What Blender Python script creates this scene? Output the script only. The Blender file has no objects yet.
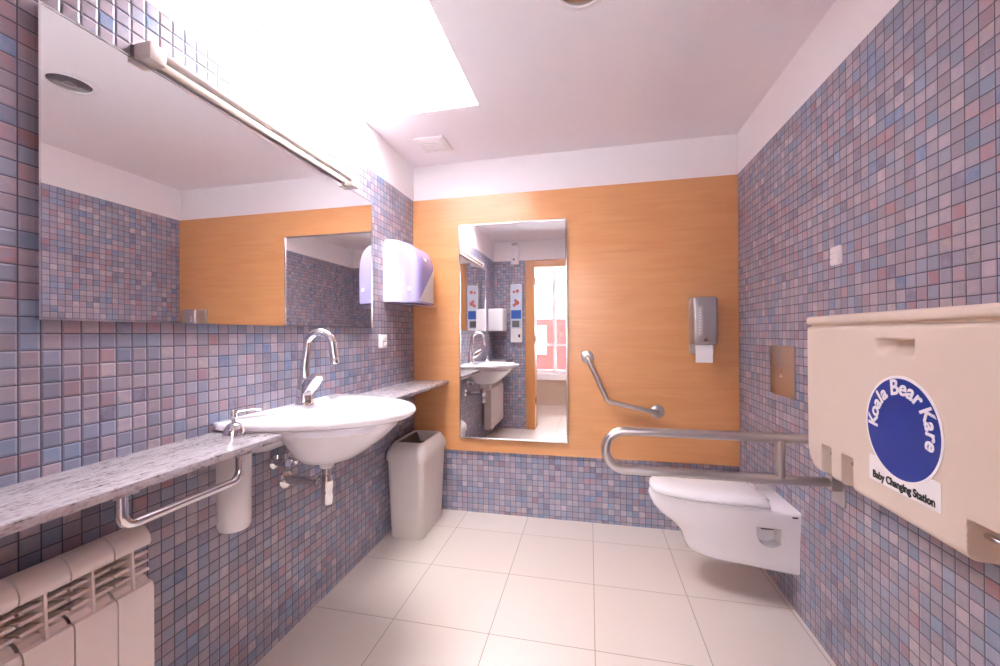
import bpy, bmesh, math, random
from mathutils import Vector, Matrix
random.seed(7)
S = bpy.context.scene
COL = S.collection
PI = math.pi

# ------------------------------------------------------------------ room dimensions (metres)
XL, XR, YB, YR = -1.2235, 0.8787, 2.70, 0.15      # left / right / back / rear (door) wall faces
ZC, ZT, ZW = 2.43, 2.18, 0.424                     # ceiling, top of tiles, bottom of wood
CAMZ = 1.2266
TP = 0.0378                                        # mosaic pitch

# ------------------------------------------------------------------ node helpers
def new_mat(name):
    m = bpy.data.materials.new(name); m.use_nodes = True
    nt = m.node_tree; nt.nodes.clear()
    out = nt.nodes.new('ShaderNodeOutputMaterial')
    b = nt.nodes.new('ShaderNodeBsdfPrincipled')
    nt.links.new(b.outputs[0], out.inputs[0])
    return m, nt, b
def N(nt, typ, **kw):
    n = nt.nodes.new(typ)
    for k, v in kw.items():
        if k.startswith('i_'):
            n.inputs[int(k[2:])].default_value = v
        else:
            setattr(n, k, v)
    return n
def L(nt, a, b): nt.links.new(a, b)
def math_n(nt, op, a, b=None, c=None, clamp=False):
    n = nt.nodes.new('ShaderNodeMath'); n.operation = op; n.use_clamp = clamp
    for i, v in enumerate((a, b, c)):
        if v is None: continue
        if isinstance(v, (int, float)): n.inputs[i].default_value = v
        else: nt.links.new(v, n.inputs[i])
    return n.outputs[0]
def srgb(r, g, b):
    f = lambda c: (c/255/12.92) if c/255 <= .04045 else ((c/255+.055)/1.055)**2.4
    return (f(r), f(g), f(b), 1)
def simple(name, col, rough=.5, metal=0, noise=0.0, nscale=40, bump=0.0, coat=0, spec=.5):
    """plain surface with a faint procedural mottling / bump"""
    m, nt, b = new_mat(name)
    b.inputs['Roughness'].default_value = rough
    b.inputs['Metallic'].default_value = metal
    b.inputs['Coat Weight'].default_value = coat
    b.inputs['Specular IOR Level'].default_value = spec
    tc = N(nt, 'ShaderNodeTexCoord')
    nz = N(nt, 'ShaderNodeTexNoise'); nz.inputs['Scale'].default_value = nscale; nz.inputs['Detail'].default_value = 3
    L(nt, tc.outputs['Object'], nz.inputs['Vector'])
    mx = N(nt, 'ShaderNodeMixRGB', blend_type='MIX')
    k = 1 - noise
    mx.inputs[1].default_value = col
    mx.inputs[2].default_value = (col[0]*k, col[1]*k, col[2]*k, 1)
    L(nt, nz.outputs['Fac'], mx.inputs[0]); L(nt, mx.outputs[0], b.inputs['Base Color'])
    if bump:
        bp = N(nt, 'ShaderNodeBump'); bp.inputs['Strength'].default_value = bump; bp.inputs['Distance'].default_value = .002
        L(nt, nz.outputs['Fac'], bp.inputs['Height']); L(nt, bp.outputs[0], b.inputs['Normal'])
    return m

def mosaic_mat(name, seed):
    """glazed mosaic; UV is counted in tiles"""
    m, nt, b = new_mat(name)
    uv = N(nt, 'ShaderNodeUVMap')
    sp = N(nt, 'ShaderNodeSeparateXYZ'); L(nt, uv.outputs[0], sp.inputs[0])
    u, v = sp.outputs[0], sp.outputs[1]
    iu, iv = math_n(nt, 'FLOOR', u), math_n(nt, 'FLOOR', v)
    fu, fv = math_n(nt, 'FRACT', u), math_n(nt, 'FRACT', v)
    cmb = N(nt, 'ShaderNodeCombineXYZ'); L(nt, iu, cmb.inputs[0]); L(nt, iv, cmb.inputs[1]); cmb.inputs[2].default_value = seed
    wn = N(nt, 'ShaderNodeTexWhiteNoise', noise_dimensions='3D'); L(nt, cmb.outputs[0], wn.inputs['Vector'])
    cr = N(nt, 'ShaderNodeValToRGB'); cr.color_ramp.interpolation = 'CONSTANT'
    pal = [(0.00, (140, 136, 150)), (.12, (154, 143, 152)), (.25, (150, 137, 145)), (.37, (164, 150, 157)),
           (.48, (132, 138, 156)), (.59, (124, 134, 154)), (.69, (160, 131, 136)), (.78, (116, 135, 160)), (.84, (174, 160, 162)),
           (.905, (112, 108, 126)), (.945, (158, 117, 118)), (.975, (96, 122, 160))]
    el = cr.color_ramp.elements
    el[0].position = 0; el[0].color = srgb(*pal[0][1]); el[1].position = pal[1][0]; el[1].color = srgb(*pal[1][1])
    for p, c in pal[2:]:
        e = el.new(p); e.color = srgb(*c)
    L(nt, wn.outputs['Value'], cr.inputs[0])
    # brightness of each tile
    ad = N(nt, 'ShaderNodeVectorMath', operation='ADD'); L(nt, cmb.outputs[0], ad.inputs[0]); ad.inputs[1].default_value = (17.3, 5.1, 3.7)
    wn2 = N(nt, 'ShaderNodeTexWhiteNoise', noise_dimensions='3D'); L(nt, ad.outputs[0], wn2.inputs['Vector'])
    br = math_n(nt, 'MULTIPLY_ADD', wn2.outputs['Value'], .36, 1.06)
    # cloudiness of the glaze inside a tile, shifted per tile
    off = N(nt, 'ShaderNodeVectorMath', operation='MULTIPLY_ADD'); L(nt, wn2.outputs['Color'], off.inputs[0]); off.inputs[1].default_value = (9, 9, 9); L(nt, uv.outputs[0], off.inputs[2])
    nz = N(nt, 'ShaderNodeTexNoise'); nz.inputs['Scale'].default_value = 1.6; nz.inputs['Detail'].default_value = 4; L(nt, off.outputs[0], nz.inputs['Vector'])
    cl = N(nt, 'ShaderNodeMixRGB', blend_type='MIX'); cl.inputs[2].default_value = srgb(138, 136, 156)
    L(nt, math_n(nt, 'MULTIPLY_ADD', nz.outputs['Fac'], 2.0, -.65, clamp=True), cl.inputs[0]); L(nt, cr.outputs[0], cl.inputs[1])
    mul = N(nt, 'ShaderNodeVectorMath', operation='SCALE'); L(nt, cl.outputs[0], mul.inputs[0]); L(nt, br, mul.inputs['Scale'])
    # distance to the nearest tile edge
    eu = math_n(nt, 'MINIMUM', fu, math_n(nt, 'SUBTRACT', 1, fu)); ev = math_n(nt, 'MINIMUM', fv, math_n(nt, 'SUBTRACT', 1, fv))
    e = math_n(nt, 'MINIMUM', eu, ev)
    mr = N(nt, 'ShaderNodeMapRange', interpolation_type='SMOOTHSTEP'); L(nt, e, mr.inputs['Value'])
    mr.inputs['From Min'].default_value = .022; mr.inputs['From Max'].default_value = .048
    gm = N(nt, 'ShaderNodeMixRGB'); gm.inputs[1].default_value = srgb(82, 81, 96); L(nt, mr.outputs[0], gm.inputs[0]); L(nt, mul.outputs[0], gm.inputs[2])
    L(nt, gm.outputs[0], b.inputs['Base Color'])
    rr = math_n(nt, 'MULTIPLY_ADD', mr.outputs[0], -.48, .8); L(nt, rr, b.inputs['Roughness'])
    hr = N(nt, 'ShaderNodeMapRange', interpolation_type='SMOOTHERSTEP'); L(nt, e, hr.inputs['Value'])
    hr.inputs['From Min'].default_value = .02; hr.inputs['From Max'].default_value = .15
    hh = math_n(nt, 'ADD', hr.outputs[0], math_n(nt, 'MULTIPLY', nz.outputs['Fac'], .12))
    bp = N(nt, 'ShaderNodeBump'); bp.inputs['Strength'].default_value = .7; bp.inputs['Distance'].default_value = .0022
    L(nt, hh, bp.inputs['Height']); L(nt, bp.outputs[0], b.inputs['Normal'])
    return m

def floor_mat():
    """cream porcelain tiles; UV in tiles"""
    m, nt, b = new_mat('cream_floor_tiles')
    uv = N(nt, 'ShaderNodeUVMap'); sp = N(nt, 'ShaderNodeSeparateXYZ'); L(nt, uv.outputs[0], sp.inputs[0])
    fu, fv = math_n(nt, 'FRACT', sp.outputs[0]), math_n(nt, 'FRACT', sp.outputs[1])
    eu = math_n(nt, 'MINIMUM', fu, math_n(nt, 'SUBTRACT', 1, fu)); ev = math_n(nt, 'MINIMUM', fv, math_n(nt, 'SUBTRACT', 1, fv))
    e = math_n(nt, 'MINIMUM', eu, ev)
    mr = N(nt, 'ShaderNodeMapRange', interpolation_type='SMOOTHSTEP'); L(nt, e, mr.inputs['Value'])
    mr.inputs['From Min'].default_value = .0025; mr.inputs['From Max'].default_value = .0060
    cmb = N(nt, 'ShaderNodeCombineXYZ'); L(nt, math_n(nt, 'FLOOR', sp.outputs[0]), cmb.inputs[0]); L(nt, math_n(nt, 'FLOOR', sp.outputs[1]), cmb.inputs[1])
    wn = N(nt, 'ShaderNodeTexWhiteNoise', noise_dimensions='3D'); L(nt, cmb.outputs[0], wn.inputs['Vector'])
    nz = N(nt, 'ShaderNodeTexNoise'); nz.inputs['Scale'].default_value = 90; nz.inputs['Detail'].default_value = 4; L(nt, uv.outputs[0], nz.inputs['Vector'])
    nz2 = N(nt, 'ShaderNodeTexNoise'); nz2.inputs['Scale'].default_value = 3; L(nt, uv.outputs[0], nz2.inputs['Vector'])
    c = N(nt, 'ShaderNodeMixRGB'); c.inputs[1].default_value = srgb(226, 215, 207); c.inputs[2].default_value = srgb(216, 203, 194)
    f = math_n(nt, 'MULTIPLY_ADD', nz.outputs['Fac'], .6, math_n(nt, 'MULTIPLY', wn.outputs['Value'], .25)); L(nt, f, c.inputs[0])
    g = N(nt, 'ShaderNodeMixRGB'); g.inputs[1].default_value = srgb(168, 152, 142); L(nt, mr.outputs[0], g.inputs[0]); L(nt, c.outputs[0], g.inputs[2])
    L(nt, g.outputs[0], b.inputs['Base Color'])
    b.inputs['Roughness'].default_value = .3
    bp = N(nt, 'ShaderNodeBump'); bp.inputs['Strength'].default_value = .4; bp.inputs['Distance'].default_value = .001
    L(nt, mr.outputs[0], bp.inputs['Height']); L(nt, bp.outputs[0], b.inputs['Normal'])
    return m

def wood_mat(name, c1, c2, along=0, rough=.33, coat=.25):
    """veneer; UV in metres, grain runs along the given axis"""
    m, nt, b = new_mat(name)
    uv = N(nt, 'ShaderNodeUVMap')
    mp = N(nt, 'ShaderNodeMapping'); L(nt, uv.outputs[0], mp.inputs[0])
    mp.inputs['Scale'].default_value = (1.2, 9, 1) if along == 0 else (9, 1.2, 1)
    n1 = N(nt, 'ShaderNodeTexNoise'); n1.inputs['Scale'].default_value = 1.6; n1.inputs['Detail'].default_value = 5; n1.inputs['Distortion'].default_value = 1.2
    L(nt, mp.outputs[0], n1.inputs['Vector'])
    mp2 = N(nt, 'ShaderNodeMapping'); L(nt, uv.outputs[0], mp2.inputs[0]); mp2.inputs['Scale'].default_value = (6, 160, 1) if along == 0 else (160, 6, 1)
    n2 = N(nt, 'ShaderNodeTexNoise'); n2.inputs['Scale'].default_value = 1; n2.inputs['Detail'].default_value = 3; L(nt, mp2.outputs[0], n2.inputs['Vector'])
    w = N(nt, 'ShaderNodeTexWave', wave_type='BANDS', bands_direction='Y' if along == 0 else 'X'); w.inputs['Scale'].default_value = 1.3; w.inputs['Distortion'].default_value = 9; w.inputs['Detail'].default_value = 3
    L(nt, mp.outputs[0], w.inputs['Vector'])
    f = math_n(nt, 'ADD', math_n(nt, 'MULTIPLY', n1.outputs['Fac'], .62), math_n(nt, 'ADD', math_n(nt, 'MULTIPLY', n2.outputs['Fac'], .22), math_n(nt, 'MULTIPLY', w.outputs['Fac'], .05)))
    mr = N(nt, 'ShaderNodeMapRange'); L(nt, f, mr.inputs['Value']); mr.inputs['From Min'].default_value = .3; mr.inputs['From Max'].default_value = .78
    c = N(nt, 'ShaderNodeMixRGB'); c.inputs[1].default_value = c1; c.inputs[2].default_value = c2; L(nt, mr.outputs[0], c.inputs[0])
    L(nt, c.outputs[0], b.inputs['Base Color'])
    b.inputs['Roughness'].default_value = rough; b.inputs['Coat Weight'].default_value = coat; b.inputs['Coat Roughness'].default_value = .18
    return m

def granite_mat():
    m, nt, b = new_mat('grey_granite')
    tc = N(nt, 'ShaderNodeTexCoord')
    mp = N(nt, 'ShaderNodeMapping'); L(nt, tc.outputs['Object'], mp.inputs[0]); mp.inputs['Scale'].default_value = (3.2, .8, 3)
    n1 = N(nt, 'ShaderNodeTexNoise'); n1.inputs['Scale'].default_value = 22; n1.inputs['Detail'].default_value = 6; n1.inputs['Roughness'].default_value = .65; L(nt, mp.outputs[0], n1.inputs['Vector'])
    v = N(nt, 'ShaderNodeTexVoronoi'); v.inputs['Scale'].default_value = 60; L(nt, mp.outputs[0], v.inputs['Vector'])
    n2 = N(nt, 'ShaderNodeTexNoise'); n2.inputs['Scale'].default_value = 150; n2.inputs['Detail'].default_value = 3; L(nt, tc.outputs['Object'], n2.inputs['Vector'])
    f = math_n(nt, 'ADD', math_n(nt, 'MULTIPLY', n1.outputs['Fac'], .75), math_n(nt, 'ADD', math_n(nt, 'MULTIPLY', v.outputs['Distance'], .2), math_n(nt, 'MULTIPLY', n2.outputs['Fac'], .35)))
    cr = N(nt, 'ShaderNodeValToRGB'); L(nt, f, cr.inputs[0])
    el = cr.color_ramp.elements
    el[0].position = .46; el[0].color = srgb(62, 58, 66); el[1].position = .74; el[1].color = srgb(186, 179, 185)
    e = el.new(.53); e.color = srgb(140, 130, 136); e = el.new(.62); e.color = srgb(172, 163, 169)
    L(nt, cr.outputs[0], b.inputs['Base Color']); b.inputs['Roughness'].default_value = .22
    return m

def brushed(name, col, rough=.28, axis=2, scale=300):
    m, nt, b = new_mat(name)
    tc = N(nt, 'ShaderNodeTexCoord'); mp = N(nt, 'ShaderNodeMapping'); L(nt, tc.outputs['Object'], mp.inputs[0])
    s = [scale]*3; s[axis] = 6; mp.inputs['Scale'].default_value = s
    nz = N(nt, 'ShaderNodeTexNoise'); nz.inputs['Scale'].default_value = 1; nz.inputs['Detail'].default_value = 2; L(nt, mp.outputs[0], nz.inputs['Vector'])
    b.inputs['Metallic'].default_value = 1; b.inputs['Base Color'].default_value = col
    L(nt, math_n(nt, 'MULTIPLY_ADD', nz.outputs['Fac'], .04, rough-.02), b.inputs['Roughness'])
    return m

M = {}
M['tile_left'] = mosaic_mat('blue_mauve_mosaic', 1.0)
M['tile_back'] = mosaic_mat('blue_mauve_mosaic_back', 2.0)
M['tile_right'] = mosaic_mat('blue_mauve_mosaic_right', 3.0)
M['tile_rear'] = mosaic_mat('blue_mauve_mosaic_rear', 4.0)
M['plaster'] = simple('white_plaster', srgb(242, 238, 240), .75, noise=.03, nscale=12, bump=.08)
M['ceiling'] = simple('white_ceiling_paint', srgb(242, 238, 243), .8, noise=.03, nscale=9, bump=.06)
M['floor'] = floor_mat()
M['wood'] = wood_mat('maple_veneer', srgb(222, 162, 108), srgb(208, 143, 88))
M['doorwood'] = wood_mat('oak_door_veneer', srgb(214, 152, 94), srgb(192, 126, 70), along=1)
M['granite'] = granite_mat()
M['steel'] = brushed('brushed_steel', (.60, .56, .55, 1), .30, axis=0)
M['steel_plate'] = brushed('brushed_steel_plate', (.56, .52, .51, 1), .32, axis=1)
M['chrome'] = simple('polished_chrome', (.78, .77, .79, 1), .07, 1.0, noise=.03)
M['dark_metal'] = simple('recess_shaded_reflector', (.36, .34, .33, 1), .2, 1.0, noise=.05)  # metal darkened to paint in the shade of a recess that is modelled flat
M['nickel'] = simple('satin_nickel', (.62, .57, .55, 1), .2, 1.0, noise=.05)
M['ceramic'] = simple('white_ceramic', srgb(240, 236, 240), .08, noise=.015, coat=.3)
M['white_plastic'] = simple('white_plastic', srgb(236, 232, 234), .35, noise=.02)
M['seat_plastic'] = simple('white_seat_plastic', srgb(236, 232, 236), .16, noise=.015)
M['milky'] = simple('milky_bottle_plastic', srgb(222, 216, 216), .4, noise=.04, nscale=15)
M['lilac'] = simple('lilac_smoked_plastic', srgb(170, 154, 208), .16, noise=.1, nscale=9, coat=.3)
M['lilac_pale'] = simple('pale_lilac_plastic', srgb(176, 170, 212), .2, noise=.06, nscale=9, coat=.3)
M['grey_plastic'] = simple('light_grey_plastic', srgb(217, 207, 202), .42, noise=.04, nscale=30)
M['dark_plastic'] = simple('dark_grey_plastic', srgb(84, 76, 76), .5, noise=.1)
M['black'] = simple('black_rubber', srgb(26, 24, 26), .6, noise=.1)
M['cream'] = simple('cream_polyethylene', srgb(221, 206, 193), .42, noise=.03, nscale=25, bump=.05)
M['cream_dark'] = simple('cream_polyethylene_hinge_pocket', srgb(222, 202, 184), .5, noise=.05, nscale=25)
M['lampcream'] = simple('cream_lamp_plastic', srgb(232, 222, 214), .4, noise=.03)
M['radiator'] = simple('white_radiator_enamel', srgb(240, 230, 226), .3, noise=.02)
M['sticker_white'] = simple('white_sticker', srgb(240, 238, 240), .4, noise=.01)
M['sticker_blue'] = simple('blue_sticker', srgb(20, 54, 150), .35, noise=.04)
M['ink'] = simple('black_ink', srgb(26, 24, 28), .5, noise=.05)
M['paper'] = simple('white_paper', srgb(242, 238, 240), .9, noise=.02, nscale=60)
M['red_print'] = simple('red_print', srgb(204, 108, 102), .5, noise=.3, nscale=60)
M['pale_print'] = simple('pale_print', srgb(206, 214, 232), .5, noise=.2, nscale=40)
M['blue_print'] = simple('blue_print', srgb(40, 90, 170), .4, noise=.15, nscale=40)
M['grey_print'] = simple('grey_print', srgb(110, 108, 112), .5, noise=.6, nscale=120)
M['mirror'] = simple('silvered_mirror', (.90, .90, .905, 1), .0, 1.0, noise=.01)
M['mirror_back'] = simple('mirror_glass_edge', srgb(70, 76, 78), .3, noise=.05)
M['beige_panel'] = simple('beige_parapet_paint', srgb(190, 170, 150), .7, noise=.04)
M['alu_white'] = simple('white_window_aluminium', srgb(238, 238, 240), .4, noise=.02)
M['facade'] = simple('pale_facade_render', srgb(112, 110, 112), .85, noise=.08, nscale=3)
M['brick_red'] = simple('red_facade_render', srgb(84, 24, 22), .85, noise=.2, nscale=5)
M['street'] = simple('grey_street_paving', srgb(170, 168, 170), .9, noise=.15, nscale=6)
M['awning'] = simple('grey_blue_awning', srgb(120, 134, 146), .7, noise=.1)
def glass_mat():
    m, nt, b = new_mat('clear_window_glass'); out = [n for n in nt.nodes if n.type == 'OUTPUT_MATERIAL'][0]
    t = N(nt, 'ShaderNodeBsdfTransparent'); g = N(nt, 'ShaderNodeBsdfGlossy'); g.inputs['Roughness'].default_value = .02
    fr = N(nt, 'ShaderNodeFresnel'); mx = N(nt, 'ShaderNodeMixShader')
    L(nt, fr.outputs[0], mx.inputs[0]); L(nt, t.outputs[0], mx.inputs[1]); L(nt, g.outputs[0], mx.inputs[2]); L(nt, mx.outputs[0], out.inputs[0])
    nt.nodes.remove(b); return m
M['glass'] = glass_mat()
def emit_mat(name, col, strength):
    m, nt, b = new_mat(name)
    b.inputs['Base Color'].default_value = (.9, .9, .9, 1)
    b.inputs['Emission Color'].default_value = col; b.inputs['Emission Strength'].default_value = strength
    return m
M['skylight'] = emit_mat('opal_skylight_glazing_in_daylight', (1, .985, 1, 1), 8)

# ------------------------------------------------------------------ object helpers
def world_loc(o):
    v = Vector((0, 0, 0))
    while o: v = v + o.location; o = o.parent
    return v
def obj(name, bm, mat, parent=None, smooth=True, origin=None, sharp=40):
    me = bpy.data.meshes.new(name)
    off = world_loc(parent) if parent else Vector((0, 0, 0))
    o = bpy.data.objects.new(name, me); COL.objects.link(o)
    if origin is not None and parent is None:
        o.location = Vector(origin); off = Vector(origin)
    bmesh.ops.recalc_face_normals(bm, faces=bm.faces)
    bm.to_mesh(me); bm.free()
    if off.length: me.transform(Matrix.Translation(-off))
    for mm in (mat if isinstance(mat, (list, tuple)) else [mat]): me.materials.append(mm)
    if smooth:
        for p in me.polygons: p.use_smooth = True
        me.set_sharp_from_angle(angle=math.radians(sharp))
    if parent: o.parent = parent
    return o
def tag(o, label, cat, group=None):
    o['label'] = label; o['category'] = cat
    if group: o['group'] = group
    return o
def thing(name, loc, label, cat, group=None):
    o = bpy.data.objects.new(name, None); COL.objects.link(o); o.location = loc; o.empty_display_size = .1
    return tag(o, label, cat, group)
def struct(name, bm, mat, parent=None, smooth=False, label=None):
    o = obj(name, bm, mat, parent, smooth)
    if parent is None: o['kind'] = 'structure'
    if label: o['label'] = label; o['category'] = name.split('_')[0]
    return o
def BM(): return bmesh.new()
def box(bm, x0, x1, y0, y1, z0, z1, bev=0, seg=2, mi=0):
    r = bmesh.ops.create_cube(bm, size=1); vs = r['verts']
    for v in vs: v.co = Vector(((x0+x1)/2+v.co.x*(x1-x0), (y0+y1)/2+v.co.y*(y1-y0), (z0+z1)/2+v.co.z*(z1-z0)))
    fs = list({f for v in vs for f in v.link_faces})
    for f in fs: f.material_index = mi
    if bev:
        es = list({e for v in vs for e in v.link_edges})
        bmesh.ops.bevel(bm, geom=vs+es, offset=bev, segments=seg, profile=.5, affect='EDGES', clamp_overlap=True)
    return bm
def bx(*a, **k): return box(BM(), *a, **k)
def frame_of(d):
    d = Vector(d).normalized(); a = Vector((0, 0, 1)) if abs(d.z) < .9 else Vector((1, 0, 0))
    x = d.cross(a).normalized(); return x, d.cross(x).normalized(), d
def cyl(bm, p0, p1, r0, r1=None, n=24, bev=0):
    p0, p1 = Vector(p0), Vector(p1); r1 = r0 if r1 is None else r1
    x, y, d = frame_of(p1-p0); h = (p1-p0).length
    prof = [(r0, 0), (r1, h)]
    if bev: prof = [(r0-bev, 0), (r0-.3*bev, .3*bev), (r0, bev), (r1, h-bev), (r1-.3*bev, h-.3*bev), (r1-bev, h)]
    return lathe(bm, p0, d, prof, n)
def lathe(bm, base, axis, prof, n=32, cap=True):
    x, y, d = frame_of(axis); base = Vector(base); rings = []
    for r, h in prof:
        rings.append([bm.verts.new(base+d*h+x*(r*math.cos(2*PI*i/n))+y*(r*math.sin(2*PI*i/n))) for i in range(n)])
    for a, b in zip(rings, rings[1:]):
        for i in range(n): bm.faces.new((a[i], a[(i+1) % n], b[(i+1) % n], b[i]))
    if cap: bm.faces.new(rings[0]); bm.faces.new(rings[-1])
    return bm
def loft(bm, rings, cap0=True, cap1=True, closed=True, mi=0):
    R = [[bm.verts.new(p) for p in r] for r in rings]; n = len(R[0]); fs = []
    for a, b in zip(R, R[1:]):
        for i in range(n if closed else n-1): fs.append(bm.faces.new((a[i], a[(i+1) % n], b[(i+1) % n], b[i])))
    if cap0: fs.append(bm.faces.new(R[0]))
    if cap1: fs.append(bm.faces.new(R[-1]))
    for f in fs: f.material_index = mi
    return R
def fillet(pts, r, n=8):
    pts = [Vector(p) for p in pts]; out = [pts[0]]
    for i in range(1, len(pts)-1):
        p, a, b = pts[i], (pts[i-1]-pts[i]).normalized(), (pts[i+1]-pts[i]).normalized()
        ang = a.angle(b); t = min(r/math.tan(ang/2), (pts[i-1]-p).length*.49, (pts[i+1]-p).length*.49)
        rr = t*math.tan(ang/2); bis = (a+b).normalized(); c = p+bis*(rr/math.sin(ang/2))
        v0, v1 = p+a*t-c, p+b*t-c; tot = v0.angle(v1); ax = v0.cross(v1).normalized()
        for k in range(n+1): out.append(c+Matrix.Rotation(tot*k/n, 3, ax) @ v0)
    out.append(pts[-1]); return out
def tube(bm, pts, r, n=16, cap=True):
    pts = [Vector(p) for p in pts]
    rad = r if isinstance(r, (list, tuple)) else [r]*len(pts)
    tang = []
    for i in range(len(pts)):
        a = pts[max(i-1, 0)]; b = pts[min(i+1, len(pts)-1)]; tang.append((b-a).normalized())
    x, y, _ = frame_of(tang[0]); rings = []
    for i, p in enumerate(pts):
        if i:
            q = tang[i-1].rotation_difference(tang[i]); x = q @ x
        y = tang[i].cross(x).normalized()
        rings.append([p+x*(rad[i]*math.cos(2*PI*k/n))+y*(rad[i]*math.sin(2*PI*k/n)) for k in range(n)])
    loft(bm, rings, cap, cap); return bm
def rrect(cx, cy, hx, hy, r, n=6):
    out = []
    for sx, sy, a0 in ((1, 1, 0), (-1, 1, 90), (-1, -1, 180), (1, -1, 270)):
        for k in range(n+1):
            a = math.radians(a0+90*k/n); out.append((cx+sx*(hx-r)+r*math.cos(a), cy+sy*(hy-r)+r*math.sin(a)))
    return out
def set_uv(o, fn):
    me = o.data; uv = me.uv_layers.new(name='UVMap') if not me.uv_layers else me.uv_layers[0]
    off = o.matrix_world.translation if not o.parent else world_loc(o)
    for p in me.polygons:
        nrm = p.normal
        for li in p.loop_indices: uv.data[li].uv = fn(me.vertices[me.loops[li].vertex_index].co+off, nrm)
def uv_planar(s, ox=0, oy=0, oz=0):
    def fn(c, n):
        ax = max(range(3), key=lambda i: abs(n[i])); q = ((c.x-ox)/s, (c.y-oy)/s, (c.z-oz)/s)
        return (q[1], q[2]) if ax == 0 else ((q[0], q[2]) if ax == 1 else (q[0], q[1]))
    return fn
def boolean(o, cutters, op='DIFFERENCE'):
    tmp = []
    for bm in cutters:
        bmesh.ops.recalc_face_normals(bm, faces=bm.faces)
        me = bpy.data.meshes.new('cut'); bm.to_mesh(me); bm.free(); c = bpy.data.objects.new('cut', me); COL.objects.link(c)
        c.location = world_loc(o); me.transform(Matrix.Translation(-world_loc(o)))
        md = o.modifiers.new('b', 'BOOLEAN'); md.operation = op; md.object = c; md.solver = 'EXACT'; tmp.append(c)
    bpy.context.view_layer.update()
    dg = bpy.context.evaluated_depsgraph_get()
    me = bpy.data.meshes.new_from_object(o.evaluated_get(dg), preserve_all_data_layers=True, depsgraph=dg)
    o.modifiers.clear(); old = o.data; o.data = me; bpy.data.meshes.remove(old)
    for c in tmp: bpy.data.objects.remove(c, do_unlink=True)
def text_bm(body, size, bold=0.0, shear=0.0, align='CENTER', ext=.0006, spacing=1.0):
    """glyph outlines as a bmesh in the XY plane (the built-in font)"""
    cu = bpy.data.curves.new('glyphs', 'FONT'); cu.body = body; cu.size = size; cu.align_x = align; cu.align_y = 'BOTTOM_BASELINE'
    cu.offset = bold; cu.shear = shear; cu.extrude = ext; cu.resolution_u = 4; cu.space_character = spacing
    o = bpy.data.objects.new('glyphs', cu); COL.objects.link(o); bpy.context.view_layer.update()
    dg = bpy.context.evaluated_depsgraph_get(); me = bpy.data.meshes.new_from_object(o.evaluated_get(dg))
    bm = BM(); bm.from_mesh(me); bpy.data.objects.remove(o, do_unlink=True); bpy.data.meshes.remove(me); bpy.data.curves.remove(cu)
    return bm
def merge(dst, src, mat):
    src.transform(mat); me = bpy.data.meshes.new('m'); src.to_mesh(me); src.free(); dst.from_mesh(me); bpy.data.meshes.remove(me)

# ================================================================== SETTING
T = .2
# left wall (tiles, then plaster, rising behind the skylight shaft)
bm = BM(); box(bm, XL-T, XL, YR-T, YB+T, 0, ZT, mi=0); box(bm, XL-T, XL-.0015, YR-T, YB+T, ZT, ZC+.5, mi=1)
o = struct('wall_left', bm, [M['tile_left'], M['plaster']]); set_uv(o, uv_planar(TP, 0, .639, ZT))
bm = BM(); box(bm, XR, XR+T, YR-T, YB+T, 0, ZT, mi=0); box(bm, XR+.0015, XR+T, YR-T, YB+T, ZT, ZC+.1, mi=1)
o = struct('wall_right', bm, [M['tile_right'], M['plaster']]); set_uv(o, uv_planar(TP, 0, .012, ZT))
bm = BM(); box(bm, XL, XR, YB, YB+T, 0, ZW+.02, mi=0); box(bm, XL, XR, YB, YB+T, ZW+.02, ZC+.1, mi=1)
o = struct('wall_back', bm, [M['tile_back'], M['plaster']]); set_uv(o, uv_planar(TP, XL+.01, 0, ZW+.012))
# rear wall with door opening
DX0, DX1, DZ = -.69, .22, 2.085
bm = BM()
for x0, x1 in ((XL, DX0-.12), (DX1+.12, XR)):
    box(bm, x0, x1, YR-T, YR, 0, ZT, mi=0)
box(bm, XL, XR, YR-T, YR-.0015, ZT, ZC+.1, mi=1)
o = struct('wall_rear', bm, [M['tile_rear'], M['plaster']]); set_uv(o, uv_planar(TP, XL+.01, 0, ZT))
# floor
FT = .4235
bm = bx(-2.2, 2.2, -1.70, YB+T, -.1, 0); o = struct('floor', bm, M['floor']); set_uv(o, uv_planar(FT, .0125, 1.612))
# ceiling with the skylight shaft cut through
SX1, SY0, SY1, SH = -.56, 1.19, 2.047, .42
bm = BM()
box(bm, SX1, XR+T, YR-T, YB+T, ZC, ZC+.1); box(bm, XL, SX1, YR-T, SY0, ZC, ZC+.1); box(bm, XL, SX1, SY1, YB+T, ZC, ZC+.1)
box(bm, SX1, SX1+.06, SY0-.06, SY1+.06, ZC+.1, ZC+SH); box(bm, XL, SX1, SY0-.06, SY0, ZC+.1, ZC+SH); box(bm, XL, SX1, SY1, SY1+.06, ZC+.1, ZC+SH)
struct('ceiling', bm, M['ceiling'])
# skylight: frame and opal pane
bm = BM()
for a in ((XL-.03, SX1+.03, SY0-.03, SY0+.03), (XL-.03, SX1+.03, SY1-.03, SY1+.03), (XL-.03, XL+.03, SY0+.03, SY1-.03), (SX1-.03, SX1+.03, SY0+.03, SY1-.03)):
    box(bm, *a, ZC+SH, ZC+SH+.05)
w1 = struct('window_1', bm, M['alu_white'])
obj('skylight_pane', bx(XL+.0, SX1, SY0, SY1, ZC+SH+.012, ZC+SH+.022), M['skylight'], w1, False)

struct('trim_2', bx(XL-.001, XL+.0025, SY0, SY1-.14, ZC-.002, ZC+.0035), M['dark_plastic'])

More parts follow.
